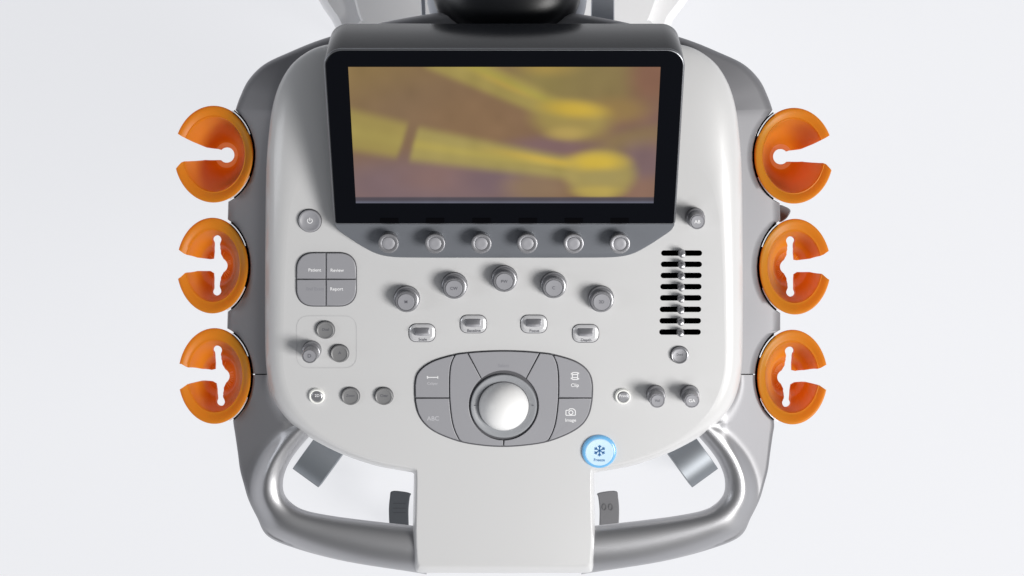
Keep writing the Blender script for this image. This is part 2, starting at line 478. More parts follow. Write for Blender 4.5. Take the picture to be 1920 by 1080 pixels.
# ------------------------------------------------------------ top left pad: four keys
def key_pad():
    pad = empty('key_pad', PP(612, 523, 0) - MACH.location); pad.parent = MACH
    outer = rrect(554.5, 472.5, 669.5, 575, 34, 10, 2.3)
    part('pad_base', plate(outer, -0.001, 0.0006, 1.0), M_gap, pad)
    def clip(pts, x0, y0, x1, y1):
        def c1(P, f, inter):
            out = []
            for i in range(len(P)):
                a, b = P[i-1], P[i]
                if f(b):
                    if not f(a): out.append(inter(a, b))
                    out.append(b)
                elif f(a): out.append(inter(a, b))
            return out
        for ax, v, s in ((0, x0, 1), (0, x1, -1), (1, y0, 1), (1, y1, -1)):
            f = lambda p: s*(p[ax]-v) >= 0
            def inter(a, b):
                t = (v-a[ax])/(b[ax]-a[ax]); return (a[0]+t*(b[0]-a[0]), a[1]+t*(b[1]-a[1]))
            pts = c1(pts, f, inter)
        return pts
    body = rrect(556.5, 474.5, 667.5, 573, 32.5, 10, 2.3)
    for q in ((550, 470, 610.6, 522.6), (612.2, 470, 672, 522.6), (550, 524.2, 610.6, 580), (612.2, 524.2, 672, 580)):
        part('key', plate(clip(body, *q), 0.0007, 0.0026, 1.6, 0.0007), M_key, pad)
    for s, x, y, m in (('Patient', 590, 506.5, M_white), ('Review', 632, 507, M_white), ('End Exam', 591, 542, M_faint), ('Report', 631, 542, M_white)):
        legend(s, x, y, 0.00265, 8.6, m, pad)
key_pad()

# thin printed square round three controls
def groove():
    a = rrect(555.5, 592, 669, 690.5, 24, 8, 2.3); b = inset2d(a, 1.1)
    bm = bmesh.new()
    loft(bm, [[PP(x, y, 0.00005) for x, y in a], [PP(x, y, 0.0002) for x, y in a], [PP(x, y, 0.0002) for x, y in b], [PP(x, y, 0.00005) for x, y in b]], True)
    part('printed_outline', bm, M_line, smooth=0)
groove()

# ------------------------------------------------------------ round buttons
def button(px, py, r_px, name='round_button', m=M_btn, h=0.0035, legend_text=None, lm=None, ls=7, label=None, dish=True, ringm=None):
    r = r_px*0.0005
    bm = lathe([(r*1.07, -0.001), (r*1.07, 0.0003), (r*1.01, 0.0005), (r, 0.0005), (r, h-0.0008), (r*0.965, h-0.0002), (r*0.90, h),
                (r*0.80, h-0.0003), (r*0.76, h-0.0006), (r*0.4, h-0.0009), (r*0.05, h-0.0009)], 36)
    o = place(bm, name, m, px, py, 0.0); o.data.materials.append(ringm or M_gap)
    for p in o.data.polygons:
        c = p.center
        p.use_smooth = True
        if c.z < 0.0006: p.material_index = 1
    o.data.set_sharp_from_angle(angle=math.radians(35))
    if label: o['label'] = label
    if legend_text: legend(legend_text, px, py, h-0.00085, ls, lm or M_print, o)
    return o
b = button(581, 413.5, 21, 'power_button', M_key, 0.003, label='round grey power button beside the touchscreen')
place(bars(arcsegs(0, 0.5, 4.6, -55, 235, 12) + [(0, -5.5, 0, 0.5)], 1.7), 'power_symbol', M_white, 581, 413.5, 0.0023, b)
button(610.5, 618, 17, legend_text='Dual', ls=7, lm=M_print)
button(637, 662, 17, legend_text='A', ls=8, lm=M_print)
button(657.5, 742, 17, legend_text='Zoom', ls=7, lm=M_print)
button(720, 742, 17, legend_text='Clear', ls=7, lm=M_print)
button(1274, 665, 16.5, legend_text='Quad', ls=6, m=M_knob, lm=M_print)
for x, y, s in ((594.5, 742, '2D'), (1168, 742.5, 'Print')):
    r = 14.5*0.0005
    bm = lathe([(r*1.05, -0.001), (r*1.05, 0.0006), (r, 0.0030), (r*0.93, 0.0036), (r*0.80, 0.0034), (r*0.76, 0.0022)], 36, (True, False))
    o = place(bm, 'lit_button_ring', M_litw, x, y, 0)
    o.data.polygons.foreach_set('use_smooth', [True]*len(o.data.polygons))
    o['label'] = 'pale glowing ring of a small button' 
    bm = lathe([(r*0.76, 0.001), (r*0.74, 0.0028), (r*0.60, 0.0033), (r*0.05, 0.0033)], 30)
    k = place(bm, 'button_cap', M_knob, x, y, 0, o)
    legend(s, x, y, 0.0034, 7.5, M_white, o)

# ------------------------------------------------------------ knobs
def ribbed(profile, n, ribs, amp, zlo, zhi):
    bm = bmesh.new(); rings = []
    for r, z in profile:
        ring = []
        for i in range(n):
            a = 2*math.pi*i/n; rr = r*(1-amp*(0.5+0.5*math.cos(a*ribs))) if zlo <= z <= zhi else r
            ring.append(Vector((rr*math.cos(a), rr*math.sin(a), z)))
        rings.append(ring)
    loft(bm, rings, True, True, True)
    return bm
def smooth_obj(o, ang=38):
    o.data.polygons.foreach_set('use_smooth', [True]*len(o.data.polygons)); o.data.set_sharp_from_angle(angle=math.radians(ang))
def knob(px, py, text, kind):
    q = 0.0005
    root = empty('knob', PP(px, py, 0)-MACH.location); root.parent = MACH
    if kind == 'arc':
        R, r2, H, st = 24*q, 19.5*q, 0.0145, 0.0075
    elif kind == 'tall':
        R, r2, H, st = 17.5*q, 14.5*q, 0.0215, 0.0085
    prof = [(R, 0.0005), (R, st-0.001), (R*0.97, st), (R*0.93, st+0.0004), (r2*1.05, st+0.0006), (r2, st+0.0012)]
    sk = place(lathe([(R*1.03, -0.0005), (R*1.03, 0.0008)]+prof, 48), 'knob_skirt', M_knob, px, py, 0, root); smooth_obj(sk)
    bm = ribbed([(r2*0.99, st), (r2*0.99, H-0.0016), (r2, H-0.0014), (r2*0.99, H-0.0006), (r2*0.94, H), (r2*0.86, H), (r2*0.83, H-0.0005)], 144, 28, 0.055, st+0.001, H-0.0016)
    sh = place(bm, 'knob_shaft', M_knob, px, py, 0, root); smooth_obj(sh)
    bm = lathe([(r2*0.80, H-0.001), (r2*0.80, H-0.0001), (r2*0.76, H+0.0002), (r2*0.4, H+0.0001), (r2*0.03, H+0.0001)], 40)
    cp = place(bm, 'knob_cap', M_cap, px, py, 0, root); smooth_obj(cp)
    if text: place(text_mesh(text[0], text[1]*q), 'legend', text[2], px, py, H+0.00022, root).location = (PP(px, py, 0)+NRM*(H+0.0002)) - PP(px, py, 0)
    # children carry the same origin as the knob
    for c in (sk, sh, cp): c.location = (0, 0, 0)
    return root
for x, y, s in ((763, 559, 'M'), (852, 534, 'CW'), (945.5, 521, 'PW'), (1037.5, 533, 'C'), (1126.5, 559, '2D')):
    knob(x, y, (s, 8, M_print), 'arc')
knob(585, 655.5, ('D', 10, M_print), 'tall')
knob(1303, 407, ('AB', 9, M_white), 'tall')
knob(1229, 738.5, ('Vol', 7, M_print), 'tall')
knob(1293, 738.5, ('GA', 9, M_white), 'tall')

# ------------------------------------------------------------ toggle paddles
def toggle(px, py, s):
    root = empty('toggle_switch', PP(px, py, 0)-MACH.location); root.parent = MACH
    o1 = rrect(px-25.5, py-17.5, px+25.5, py+17.5, 15, 8, 2.2)
    part('switch_frame', plate(o1, -0.001, 0.0005, 0.5, 0.0002), M_gap, root)
    o2 = inset2d(o1, 1.4)
    i1, i2 = inset2d(o2, 2.5), inset2d(o2, 5)
    bm = bmesh.new()
    loft(bm, [[PP(x, y, 0) for x, y in o2], [PP(x, y, 0.0010) for x, y in o2], [PP(x, y, 0.0018) for x, y in i1], [PP(x, y, 0.0020) for x, y in i2]], True, True, True)
    part('switch_plate', bm, M_chr2, root)
    # paddle: a wedge whose front face slopes to the user
    q = 0.0005; wd, wt = 14.5*q, 12.5*q
    def prof(w0, y, z): return [Vector((-w0, y, z)), Vector((w0, y, z))]
    pts = [(-6*q, 0.0018), (-5*q, 0.0060), (-2*q, 0.0098), (1.5*q, 0.0102), (4.5*q, 0.0085), (8*q, 0.0040), (9*q, 0.0018)]
    bm = bmesh.new(); rows = []
    for i, (y, z) in enumerate(pts):
        w0 = wd if z < 0.004 else wt
        rows.append([bm.verts.new(Vector((w0*t, y, z-0.0006*t*t*4*(z > 0.004)))) for t in (-1, -0.93, -0.5, 0, 0.5, 0.93, 1)])
    for a, c in zip(rows[:-1], rows[1:]):
        for i in range(6): bm.faces.new((a[i], a[i+1], c[i+1], c[i]))
    bm.faces.new([r[0] for r in rows]); bm.faces.new([r[-1] for r in rows][::-1])
    bm.faces.new(rows[0]+rows[-1][::-1])
    bmesh.ops.recalc_face_normals(bm, faces=bm.faces)
    bmesh.ops.bevel(bm, geom=[e for e in bm.edges if e.calc_face_angle(0) > 0.5], offset=0.0004, segments=2, affect='EDGES')
    p = place(bm, 'paddle', M_cap, px, py-2, 0, root); smooth_obj(p, 50)
    legend(s, px+1, py+12.6, 0.00205, 8, M_print, root)
M_chr2 = mat('pale_silver_plate', (0.74, 0.74, 0.76), 0.26, 0.35)
for x, y, s in ((791.5, 624, 'Scale'), (887.5, 607.5, 'Baseline'), (1001, 607.5, 'Focus'), (1098, 625, 'Depth')):
    toggle(x, y, s)

# ------------------------------------------------------------ slider levers
for i in range(8):
    px, py = 1277.5-0.4*i, SLOT_Y[i]-1
    q = 0.0005
    root = place(ribbed([(4.4*q, -0.012), (4.4*q, 0.001), (7.2*q, 0.0018), (7.0*q, 0.0060), (5.6*q, 0.0100), (4.2*q, 0.0114), (1.5*q, 0.0118)], 36, 9, 0.06, 0.001, 0.0100), 'slider_lever', M_knob, px, py, 0)
    smooth_obj(root, 45)
    c = place(lathe([(2.2*q, 0.0115), (2.1*q, 0.0125), (1.2*q, 0.0129), (0.1*q, 0.0130)], 16), 'lever_tip', M_chrome, px, py, 0, root)
    c.matrix_basis = Matrix.Identity(4); smooth_obj(c)

# ------------------------------------------------------------ trackball pad
def trackball():
    pad = empty('trackball_pad', PP(945, 748, 0)-MACH.location); pad.parent = MACH
    top = [(779, 722), (783, 703), (796, 688), (818, 676), (853, 666), (877, 662.5), (910, 660), (945, 659), (980, 660), (1012, 662.5), (1037, 666), (1072, 676), (1093, 688), (1105, 703), (1109.5, 722)]
    bot = [(1108.5, 750), (1103, 775), (1090, 795), (1066, 811), (1027, 826), (985, 833), (943, 835.5), (902, 833), (862, 826), (822, 811), (799, 795), (785.5, 775), (779.5, 750)]
    outer = crom(top+bot, 5, True)
    part('pad_base', plate(inset2d(outer, -1.2), -0.001, 0.0006, 0.8), M_gap, pad)
    # split lines of the pad
    Tc = crom(top, 8); Bc = crom(bot, 8)
    def tops(x0, x1): return [(x, y) for x, y in Tc if x0 <= x <= x1]
    def yt(x): return float(np.interp(x, [p[0] for p in Tc], [p[1] for p in Tc]))
    bs = sorted(Bc)
    def yb(x): return float(np.interp(x, [p[0] for p in bs], [p[1] for p in bs]))
    seamL = crom([(853, yt(853)), (846, 682), (843, 705), (843, 746), (847, 785), (853, 808), (862, yb(862))], 5)
    seamR = [mir(p) for p in seamL]
    def sx(p, dx): return [(x+dx, y) for x, y in p]
    g = 1.0
    def build(name, pts, h=0.0026, m=M_key):
        out = [pts[0]]
        for p in pts[1:]:
            if math.hypot(p[0]-out[-1][0], p[1]-out[-1][1]) > 0.9: out.append(p)
        if math.hypot(out[0][0]-out[-1][0], out[0][1]-out[-1][1]) < 0.9: out.pop()
        return part(name, plate(out, 0.0007, h, 1.1, 0.0005), m, pad)
    # side keys
    for sg in (1, -1):
        f = (lambda P: P) if sg > 0 else (lambda P: [mir(p) for p in P])
        if sg > 0: tt = [(x, y) for x, y in Tc if x < 852]; bb = [(x, y) for x, y in bs if x < 861]
        else: tt = sorted([mir(p) for p in Tc if p[0] > 1038]); bb = sorted([mir(p) for p in Bc if p[0] > 1029])
        edge_x = tt[0][0]
        up = [p for p in tt if p[1] < 745]+[p for p in sx(seamL, -g) if 668 < p[1] < 744]+[(842, 745), (edge_x+0.6, 745)]
        build('key', f(up))
        lo = [(edge_x+0.8, 747.2), (842.2, 747.2)]+[p for p in sx(seamL, -g) if p[1] > 749]+[p for p in bb[::-1] if p[1] > 750]
        build('key', f(lo))
    C, R = (944.5, 760), 65.5
    def ang(x, y): return math.degrees(math.atan2(y-C[1], x-C[0]))
    aL, aR = ang(903.5, 711), ang(985.5, 711)
    arc = lambda a0, a1, n=16: circ(C[0], C[1], R, n, a0, a1)
    topkey = [(878.5, yt(878))]+tops(880, 1009)+[(1010.5, yt(1010))]+arc(aR-0.7, aL+0.7, 18)
    build('select_key', topkey)
    left = [p for p in sx(seamL, g)[::-1] if p[1] > 667 and p[1] < 825]+[(855, yt(855))]+[p for p in Tc if 856 < p[0] < 875]+[(876, yt(876))]+arc(aL-0.7+360, 91.2, 22)+[(943.2, 835)]+[p for p in Bc if 864 < p[0] < 942]
    build('cursor_key', left)
    right = [mir(p) for p in sx(seamL, g)[::-1] if p[1] > 667 and p[1] < 825]+[(1035, yt(1035))]+[p for p in Tc if 1015 < p[0] < 1034][::-1]+[(1013, yt(1013))]+arc(aR+0.7, 88.8, 22)+[(944.9, 835)]+[p for p in Bc if 946 < p[0] < 1026][::-1]
    build('cursor_key', right)
    q = 0.0005
    rg = place(lathe([(63*q, -0.0005), (63*q, 0.0030), (62*q, 0.0036), (60*q, 0.0037), (52*q, 0.0022), (48.5*q, 0.0010), (47.5*q, -0.006)], 72, (True, False)), 'trackball_ring', M_ring, C[0], C[1], 0, pad)
    rg.location = (PP(*C, 0)-PP(945, 748, 0)); smooth_obj(rg)
    for dx in (-56, 56):
        tk = place(bars([(dx-3, 0, dx+3, 0)], 1.5), 'tick_mark', M_print, C[0], C[1], 0.0031, pad)
        tk.location = (PP(*C, 0.0031)-PP(945, 748, 0))
    bm = bmesh.new(); bmesh.ops.create_uvsphere(bm, u_segments=64, v_segments=32, radius=48*q)
    bl = place(bm, 'trackball', M_ball, C[0], C[1]+0.5, -0.006, pad); bl.location = (PP(C[0], C[1], -0.002)-PP(945, 748, 0)); smooth_obj(bl, 90)
    h = 0.00265
    def lg(s, x, y, sz, m): legend(s, x, y, h, sz, m, pad)
    lg('Select', 944, 686, 9, M_faint)
    lg('Clip', 1078, 722.5, 9.5, M_white); lg('Image', 1070, 788, 9, M_white)
    lg('Caliper', 811, 719, 7, M_faintw); lg('ABC', 812, 785, 12, M_faintw)
    place(bars([(-9, 0, 9, 0), (-10, -2.5, -10, 2.5), (10, -2.5, 10, 2.5), (-9, -2, -9, 2)], 1.6), 'caliper_symbol', M_white, 811, 707.5, h, pad)
    place(bars([(-5, -7, 5, -7), (-5, 7, 5, 7), (-5, -7, -5, 7), (5, -7, 5, 7), (-5, -3, 5, -3), (-5, 3, 5, 3), (-7, -6, -7, -3), (-7, 3, -7, 6), (7, -7, 7, -4), (7, 4, 7, 7)], 1.7), 'clip_symbol', M_white, 1078, 705, h, pad)
    place(bars([(-9, -4, -4, -4), (-4, -4, -2, -7), (-2, -7, 5, -7), (5, -7, 9, -3), (9, -3, 9, 6), (9, 6, -9, 6), (-9, 6, -9, -4)]+arcsegs(0.5, 0.5, 4, 0, 360, 12), 1.7), 'camera_symbol', M_white, 1070, 773, h, pad)
trackball()

# ------------------------------------------------------------ blue lit button
def freeze():
    q = 0.0005; px, py = 1123.5, 846
    r = 32.5*q
    o = place(lathe([(r*1.02, -0.001), (r*1.02, 0.0012), (r*0.99, 0.0026), (r*0.93, 0.0033), (r*0.86, 0.0034), (r*0.84, 0.0028)], 56, (True, False)), 'freeze_button', M_bluer, px, py, 0)
    o['label'] = 'round glowing light blue button with snowflake'; smooth_obj(o)
    c = place(lathe([(r*0.845, 0.001), (r*0.84, 0.0030), (r*0.80, 0.0036), (r*0.5, 0.0034), (r*0.03, 0.0033)], 56), 'button_lens', M_blue, px, py, 0, o); smooth_obj(c)
    segs = []
    for k in range(6):
        a = math.radians(30+60*k); ca, sa = math.cos(a), math.sin(a)
        segs.append((0, 0, 11.5*ca, 11.5*sa))
        for s in (-1, 1):
            b_ = a+s*math.radians(40)
            segs.append((6.2*ca, 6.2*sa, 6.2*ca+4.6*math.cos(b_), 6.2*sa+4.6*math.sin(b_)))
    sf = place(bars(segs, 1.9), 'snowflake_symbol', M_bluep, px+0.5, py-3.5, 0.0035, o)
    tx = legend('Freeze', px, py+15.5, 0.0035, 8, M_bluep, o)
    for ch, dx, dy in ((c, 0, 0), (sf, 0.5, -3.5), (tx, 0, 15.5)):
        h = 0.0 if ch is c else 0.0036
        ch.matrix_basis = Matrix.Translation(Vector((dx*q, -dy*q, h)))
freeze()

# children of parts placed with a rotated parent: bring them into the parent's frame
bpy.context.view_layer.update()

# ------------------------------------------------------------ touchscreen
ZB = 0.030
yb_, yt_ = 420, 92
Wd = (1265-627)*K*(CZ-ZB)
ZT = CZ - Wd/((1287-608)*K)
PB = Vector((0, (540-yb_)*K*(CZ-ZB), ZB)); PT = Vector((0, (540-yt_)*K*(CZ-ZT), ZT))
EV = (PT-PB).normalized(); HS = (PT-PB).length; NS_ = Vector((0, -EV.z, EV.y))
XC = CX + (946.3-960)*K*(CZ-ZB)
def SF(u, v, d):           # screen frame: u across, v up, d out of the glass
    return Vector((XC+u, 0, 0)) + PB + EV*v + NS_*d
def touchscreen():
    root = empty('touchscreen', SF(0, 0, -0.03)-MACH.location); root.parent = MACH
    hw = Wd/2
    def ol(g, rt=0.0165, rb=0.003):
        out = []
        for cx, cy, a0, r in ((hw-rt, HS-rt, 0, rt), (-hw+rt, HS-rt, 90, rt), (-hw+rb, rb, 180, rb), (hw-rb, rb, 270, rb)):
            for i in range(11):
                a = math.radians(a0+9*i)
                out.append((cx+(r+g)*math.cos(a), cy+(r+g)*math.sin(a)))
        return out
    # housing
    bm = bmesh.new()
    rings = []
    for g, d in ((-0.004, -0.058), (-0.0015, -0.057), (-0.0004, -0.054), (0.0003, -0.03), (0.0003, -0.0016), (-0.0001, -0.0005), (-0.0007, 0.0), (-0.0014, 0.0)):
        rings.append([SF(u, v, d) for u, v in ol(g)])
    loft(bm, rings, True, True, True)
    part('screen_housing', bm, M_house, root, smooth=30)
    bm = bmesh.new()
    loft(bm, [[SF(u, v, d) for u, v in ol(g)] for g, d in ((-0.0013, 0.0), (-0.0013, 0.0006), (-0.0016, 0.0008))], True, True, True)
    part('glass_bezel', bm, M_glass, root, smooth=30)
    # thin bright rim round the bezel
    bm = bmesh.new()
    rr = [[SF(u, v, d) for u, v in ol(g)] for g, d in ((-0.0011, 0.0001), (-0.0003, -0.0001), (0.0002, -0.0009), (0.0005, -0.0009), (0.0003, 0.0002), (-0.0006, 0.0007), (-0.0011, 0.0007))]
    loft(bm, rr+[rr[0]], True)
    part('bezel_rim', bm, mat('dark_metal_rim', (0.22, 0.225, 0.24), 0.3, 0.8), root, smooth=60)
    # picture area
    def uv_of(px, py):
        d = Vector(((px-960)*K, (540-py)*K, -1)); C0 = Vector((CX, 0, CZ))
        P0 = SF(0, 0, 0.0012); t = (P0-C0).dot(NS_)/d.dot(NS_); p = C0+d*t-P0
        return p.x, p.dot(EV)
    c = [uv_of(653, 125), uv_of(1240, 126), uv_of(1224, 381), uv_of(667, 381)]
    x0 = (c[0][0]+c[3][0])/2; x1 = (c[1][0]+c[2][0])/2; y1 = (c[0][1]+c[1][1])/2; y0 = (c[2][1]+c[3][1])/2
    NX, NY = 260, 116
    U, V = np.meshgrid(np.linspace(0, 1, NX+1), np.linspace(1, 0, NY+1))     # V downwards from the top
    # convert to the coordinates read off the picture: 0..1900 across, 0..800 down
    X = U*1790+(1-V)*0; X = U*1800; Y = (1-V)*800
    sm = lambda t: np.clip(t, 0, 1)**2*(3-2*np.clip(t, 0, 1))
    def lin(*rgb): return np.array(srgb(*rgb)[:3])
    img = np.zeros(X.shape+(3,))+lin(138, 108, 82)
    def blend(mask, col, a=1.0):
        nonlocal img
        k = (mask*a)[..., None]; img = img*(1-k)+lin(*col)*k
    def blob(cx, cy, rx, ry, soft=1.0, ang=0):
        ca, sa = math.cos(math.radians(ang)), math.sin(math.radians(ang))
        dx, dy = X-cx, Y-cy; a = (dx*ca+dy*sa)/rx; b_ = (-dx*sa+dy*ca)/ry
        return sm((1.0+soft*0.5-np.sqrt(a*a+b_*b_))/soft)
    def capsule(p, q_, r0, r1, soft):
        px_, py_ = X-p[0], Y-p[1]; dx, dy = q_[0]-p[0], q_[1]-p[1]; L2 = dx*dx+dy*dy
        t = np.clip((px_*dx+py_*dy)/L2, 0, 1); d = np.hypot(px_-t*dx, py_-t*dy); r = r0+(r1-r0)*t
        return sm((r+soft-d)/(2*soft)), t, ((px_*-dy+py_*dx)/math.sqrt(L2))/r
    blend(blob(0, 0, 520, 330, 1.6), (146, 122, 76), .8)
    blend(blob(420, 260, 420, 200, 1.4), (133, 108, 84), .7)
    blend(blob(700, 300, 260, 160, 1.4), (148, 116, 82), .5)
    blend(blob(1250, 60, 330, 150, 1.3), (150, 136, 78), .9)
    blend(blob(1180, 0, 150, 45, 1.5), (188, 156, 76), .6)
    blend(blob(1500, 80, 260, 160, 1.4), (140, 122, 78), .8)
    blend(blob(1750, 60, 120, 150, 1.4), (138, 98, 80), .9)
    blend(blob(1720, 330, 230, 120, 1.4), (130, 96, 92), .8)
    blend(blob(1620, 430, 240, 70, 1.4, -15), (146, 124, 84), .8)
    blend(blob(1730, 560, 160, 120, 1.2), (128, 104, 108), .9)
    blend(blob(1740, 740, 160, 90, 1.4), (146, 112, 96), .9)
    blend(blob(1560, 250, 170, 70, 1.3), (158, 130, 76), .8)
    blend(blob(350, 700, 640, 170, 1.3), (130, 108, 112), .95)
    blend(blob(560, 640, 260, 90, 1.4), (144, 114, 108), .8)
    blend(blob(880, 660, 260, 110, 1.3), (126, 104, 110), .9)
    blend(blob(1080, 700, 170, 80, 1.3), (150, 124, 94), .8)
    blend(blob(1180, 460, 250, 60, 1.3), (130, 102, 104), .9)
    # upper bud: stem and tip
    s1, t1, n1 = capsule((500, -70), (1240, 255), 88, 62, 26)
    blend(s1, (168, 150, 84))
    blend(s1*np.exp(-((n1+0.35)/0.30)**2), (182, 170, 74), .6)
    blend(s1*np.exp(-((n1+0.05)/0.18)**2)*np.exp(-((t1-0.55)/0.2)**2), (204, 168, 78), .65)
    blend(blob(1290, 300, 225, 112, .75, 6), (170, 150, 84), .9)
    blend(blob(1310, 240, 160, 42, 1.5, 5), (214, 180, 66), .9)
    blend(blob(1270, 380, 110, 35, 1.3), (190, 164, 92), .8)
    # lower bud
    s0, t0, n0 = capsule((-150, 330), (460, 457), 122, 98, 36)
    cut = sm((322-(Y-355)*0.36-X+12)/24)
    blend(s0*cut, (166, 148, 84))
    blend(s0*cut*np.exp(-((n0-0.1)/0.4)**2), (176, 160, 88), .6)
    s2, t2, n2 = capsule((260, 425), (1420, 612), 104, 56, 34)
    cut2 = sm((X-(376-(Y-355)*0.30))/26)
    blend(s2*cut2, (172, 156, 92))
    blend(s2*cut2*np.exp(-((n2-0.02)/0.30)**2), (190, 172, 88), .7)
    blend(s2*cut2*np.exp(-((n2+0.42)/0.30)**2)*sm((t2-0.3)/0.5), (216, 182, 76), .9)
    blend(s2*np.exp(-((n2-0.22)/0.10)**2)*sm((t2-0.5)/0.3), (158, 136, 80), .75)
    blend(blob(1475, 625, 205, 142, .5), (174, 156, 92), .96)
    blend(blob(1450, 548, 150, 50, 1.4), (220, 188, 70), .95)
    blend(blob(1460, 728, 140, 30, 1.2), (196, 172, 86), .8)
    blend(blob(1480, 640, 120, 40, 1.2), (170, 154, 94), .7)
    # status bar at the foot of the picture
    bar = sm((Y-758)/10)
    blend(bar, (78, 74, 84), .95)
    blend(sm((Y-784)/6), (104, 106, 122), .9)
    rng = np.random.default_rng(3)
    lo = rng.normal(0, 1, (12, 26)); yy = np.linspace(0, 11, NY+1); xx = np.linspace(0, 25, NX+1)
    yi = np.clip(yy.astype(int), 0, 10); xi = np.clip(xx.astype(int), 0, 24); fy = (yy-yi)[:, None]; fx = (xx-xi)[None]
    nz = lo[yi][:, xi]*(1-fy)*(1-fx)+lo[yi][:, xi+1]*(1-fy)*fx+lo[yi+1][:, xi]*fy*(1-fx)+lo[yi+1][:, xi+1]*fy*fx
    img = img*(1+0.035*nz[..., None])
    def soften(a, r):
        for _ in range(3):
            for ax_ in (0, 1):
                c_ = np.cumsum(np.concatenate([np.repeat(a.take([0], ax_), r+1, ax_), a, np.repeat(a.take([-1], ax_), r, ax_)], ax_), ax_)
                n_ = a.shape[ax_]
                a = (c_.take(range(2*r+1, 2*r+1+n_), ax_)-c_.take(range(0, n_), ax_))/(2*r+1)
        return a
    jb = int(np.searchsorted(Y[:, 0], 752))
    img[:jb] = soften(img[:jb], 1)
    g_ = img.mean(axis=(0, 1)); img = np.clip(g_+(img-g_)*0.98, 0, 1)*0.88
    # mesh
    bm = bmesh.new(); G = [[bm.verts.new(SF(x0+(x1-x0)*U[j, i], y0+(y1-y0)*V[j, i], 0.0012)) for i in range(NX+1)] for j in range(NY+1)]
    for j in range(NY):
        for i in range(NX): bm.faces.new((G[j+1][i], G[j+1][i+1], G[j][i+1], G[j][i]))
    m = bpy.data.materials.new('display_picture'); m.use_nodes = True; nt = m.node_tree; bs_ = nt.nodes['Principled BSDF']
    at = nt.nodes.new('ShaderNodeAttribute'); at.attribute_name = 'picture'
    bs_.inputs['Base Color'].default_value = (0.004, 0.004, 0.005, 1); bs_.inputs['Roughness'].default_value = 0.14; bs_.inputs['Specular IOR Level'].default_value = 0.3
    nt.links.new(at.outputs['Color'], bs_.inputs['Emission Color']); bs_.inputs['Emission Strength'].default_value = 1.0
    o = part('display', bm, m, root, smooth=0, label='screen picture of blurred yellow cotton buds on brown')
    ca = o.data.color_attributes.new('picture', 'FLOAT_COLOR', 'POINT')
    flat = np.ones(((NX+1)*(NY+1), 4), np.float32)
    P = np.array([v.co[:] for v in o.data.vertices])
    flat[:, :3] = img.reshape(-1, 3)
    ca.data.foreach_set('color', flat.ravel())
    # dark soft-key hints above the knobs on the glass
    for x in (730, 816, 903, 990, 1076, 1162):
        a = [uv_of(x-17, 409), uv_of(x+17, 409), uv_of(x+17, 418), uv_of(x-17, 418)]
        bm = bmesh.new(); lo_ = [bm.verts.new(SF(u, v, 0.0008)) for u, v in a]; hi_ = [bm.verts.new(SF(u, v, 0.0011)) for u, v in a]
        bm.faces.new(hi_)
        for i in range(4): bm.faces.new((lo_[i], lo_[(i+1) % 4], hi_[(i+1) % 4], hi_[i]))
        part('soft_key_mark', bm, M_black, root, smooth=0)
    return root
touchscreen()

# ------------------------------------------------------------ knob bar under the screen
def knob_bar():
    bar = empty('knob_bar', PP(945, 450, 0)-MACH.location); bar.parent = MACH
    half = [(945, 483.5), (860, 483.5), (780, 483.3), (735, 482), (706, 476), (680, 463), (655, 447), (638, 435.5), (630, 428), (627, 421), (626.5, 416)]
    L = crom(half, 4)
    # rows from the lower lip to the screen's foot
    full = [(2*946-x, y) for x, y in L[1:]][::-1]+[(x+0.5, y) for x, y in L]
    def hh(y): return 0.0035+(421-y)/(-62.0)*-1*0  # flat lip height
    def P(x, y):
        t = max(0, min(1, (483.5-y)/65.0))
        return PP(x, y, 0.0045+0.011*t**1.3)
    bm = bmesh.new()
    # grid: for each x column from the outline up to the line y=417
    xs = np.linspace(627.5, 1264.5, 150)
    ox = [p[0] for p in full[::-1]]; oy = [p[1] for p in full[::-1]]
    o_s = sorted(zip(ox, oy)); sxs = [a for a, _ in o_s]; sys_ = [b_ for _, b_ in o_s]
    rows = []
    for x in xs:
        yl = float(np.interp(x, sxs, sys_)); yl = max(yl, 418.5)
        col = [PP(x, yl, -0.001), P(x, yl)-NRM*0.0012, P(x, yl-0.8)-NRM*0.0003, P(x, yl-2.0)]
        for j in range(1, 9):
            col.append(P(x, yl-2.0+(415-yl+2.0)*j/8))
        col.append(PP(x, 415, -0.001))
        rows.append(col)
    V = loft(bm, rows, False)
    bm.faces.new(V[0]); bm.faces.new(V[-1][::-1])
    part('bar_body', bm, M_bar, bar, smooth=40)
    # lip line
    q = 0.0005
    sl = math.radians(8)
    for x, y in ((730.5, 448), (817, 448.5), (903, 448.5), (988.5, 448.5), (1074.5, 448.5), (1160.5, 449)):
        base = P(x, y)
        R = 17.5*q
        bm = ribbed([(R*.80, -0.003), (R*0.80, 0.0005), (R*0.92, 0.0012), (R*0.92, 0.0105), (R*1.0, 0.0118), (R*1.08, 0.0130), (R*1.08, 0.0142), (R*1.03, 0.0150), (R*0.92, 0.0153), (R*0.70, 0.0148), (R*0.68, 0.0142)], 120, 30, 0.03, 0.0012, 0.0105)
        kb = place(bm, 'menu_knob', M_knob, x, y, 0, bar)
        kb.location = base-PP(945, 450, 0); kb.rotation_euler = (T+math.radians(4), 0, 0); smooth_obj(kb)
        cb = place(lathe([(R*0.66, 0.0135), (R*0.66, 0.0148), (R*0.60, 0.0151), (R*0.3, 0.0150), (R*0.02, 0.0150)], 36), 'menu_knob_cap', M_cap, x, y, 0, bar)
        cb.location = base-PP(945, 450, 0); cb.rotation_euler = (T+math.radians(4), 0, 0); smooth_obj(cb)
knob_bar()

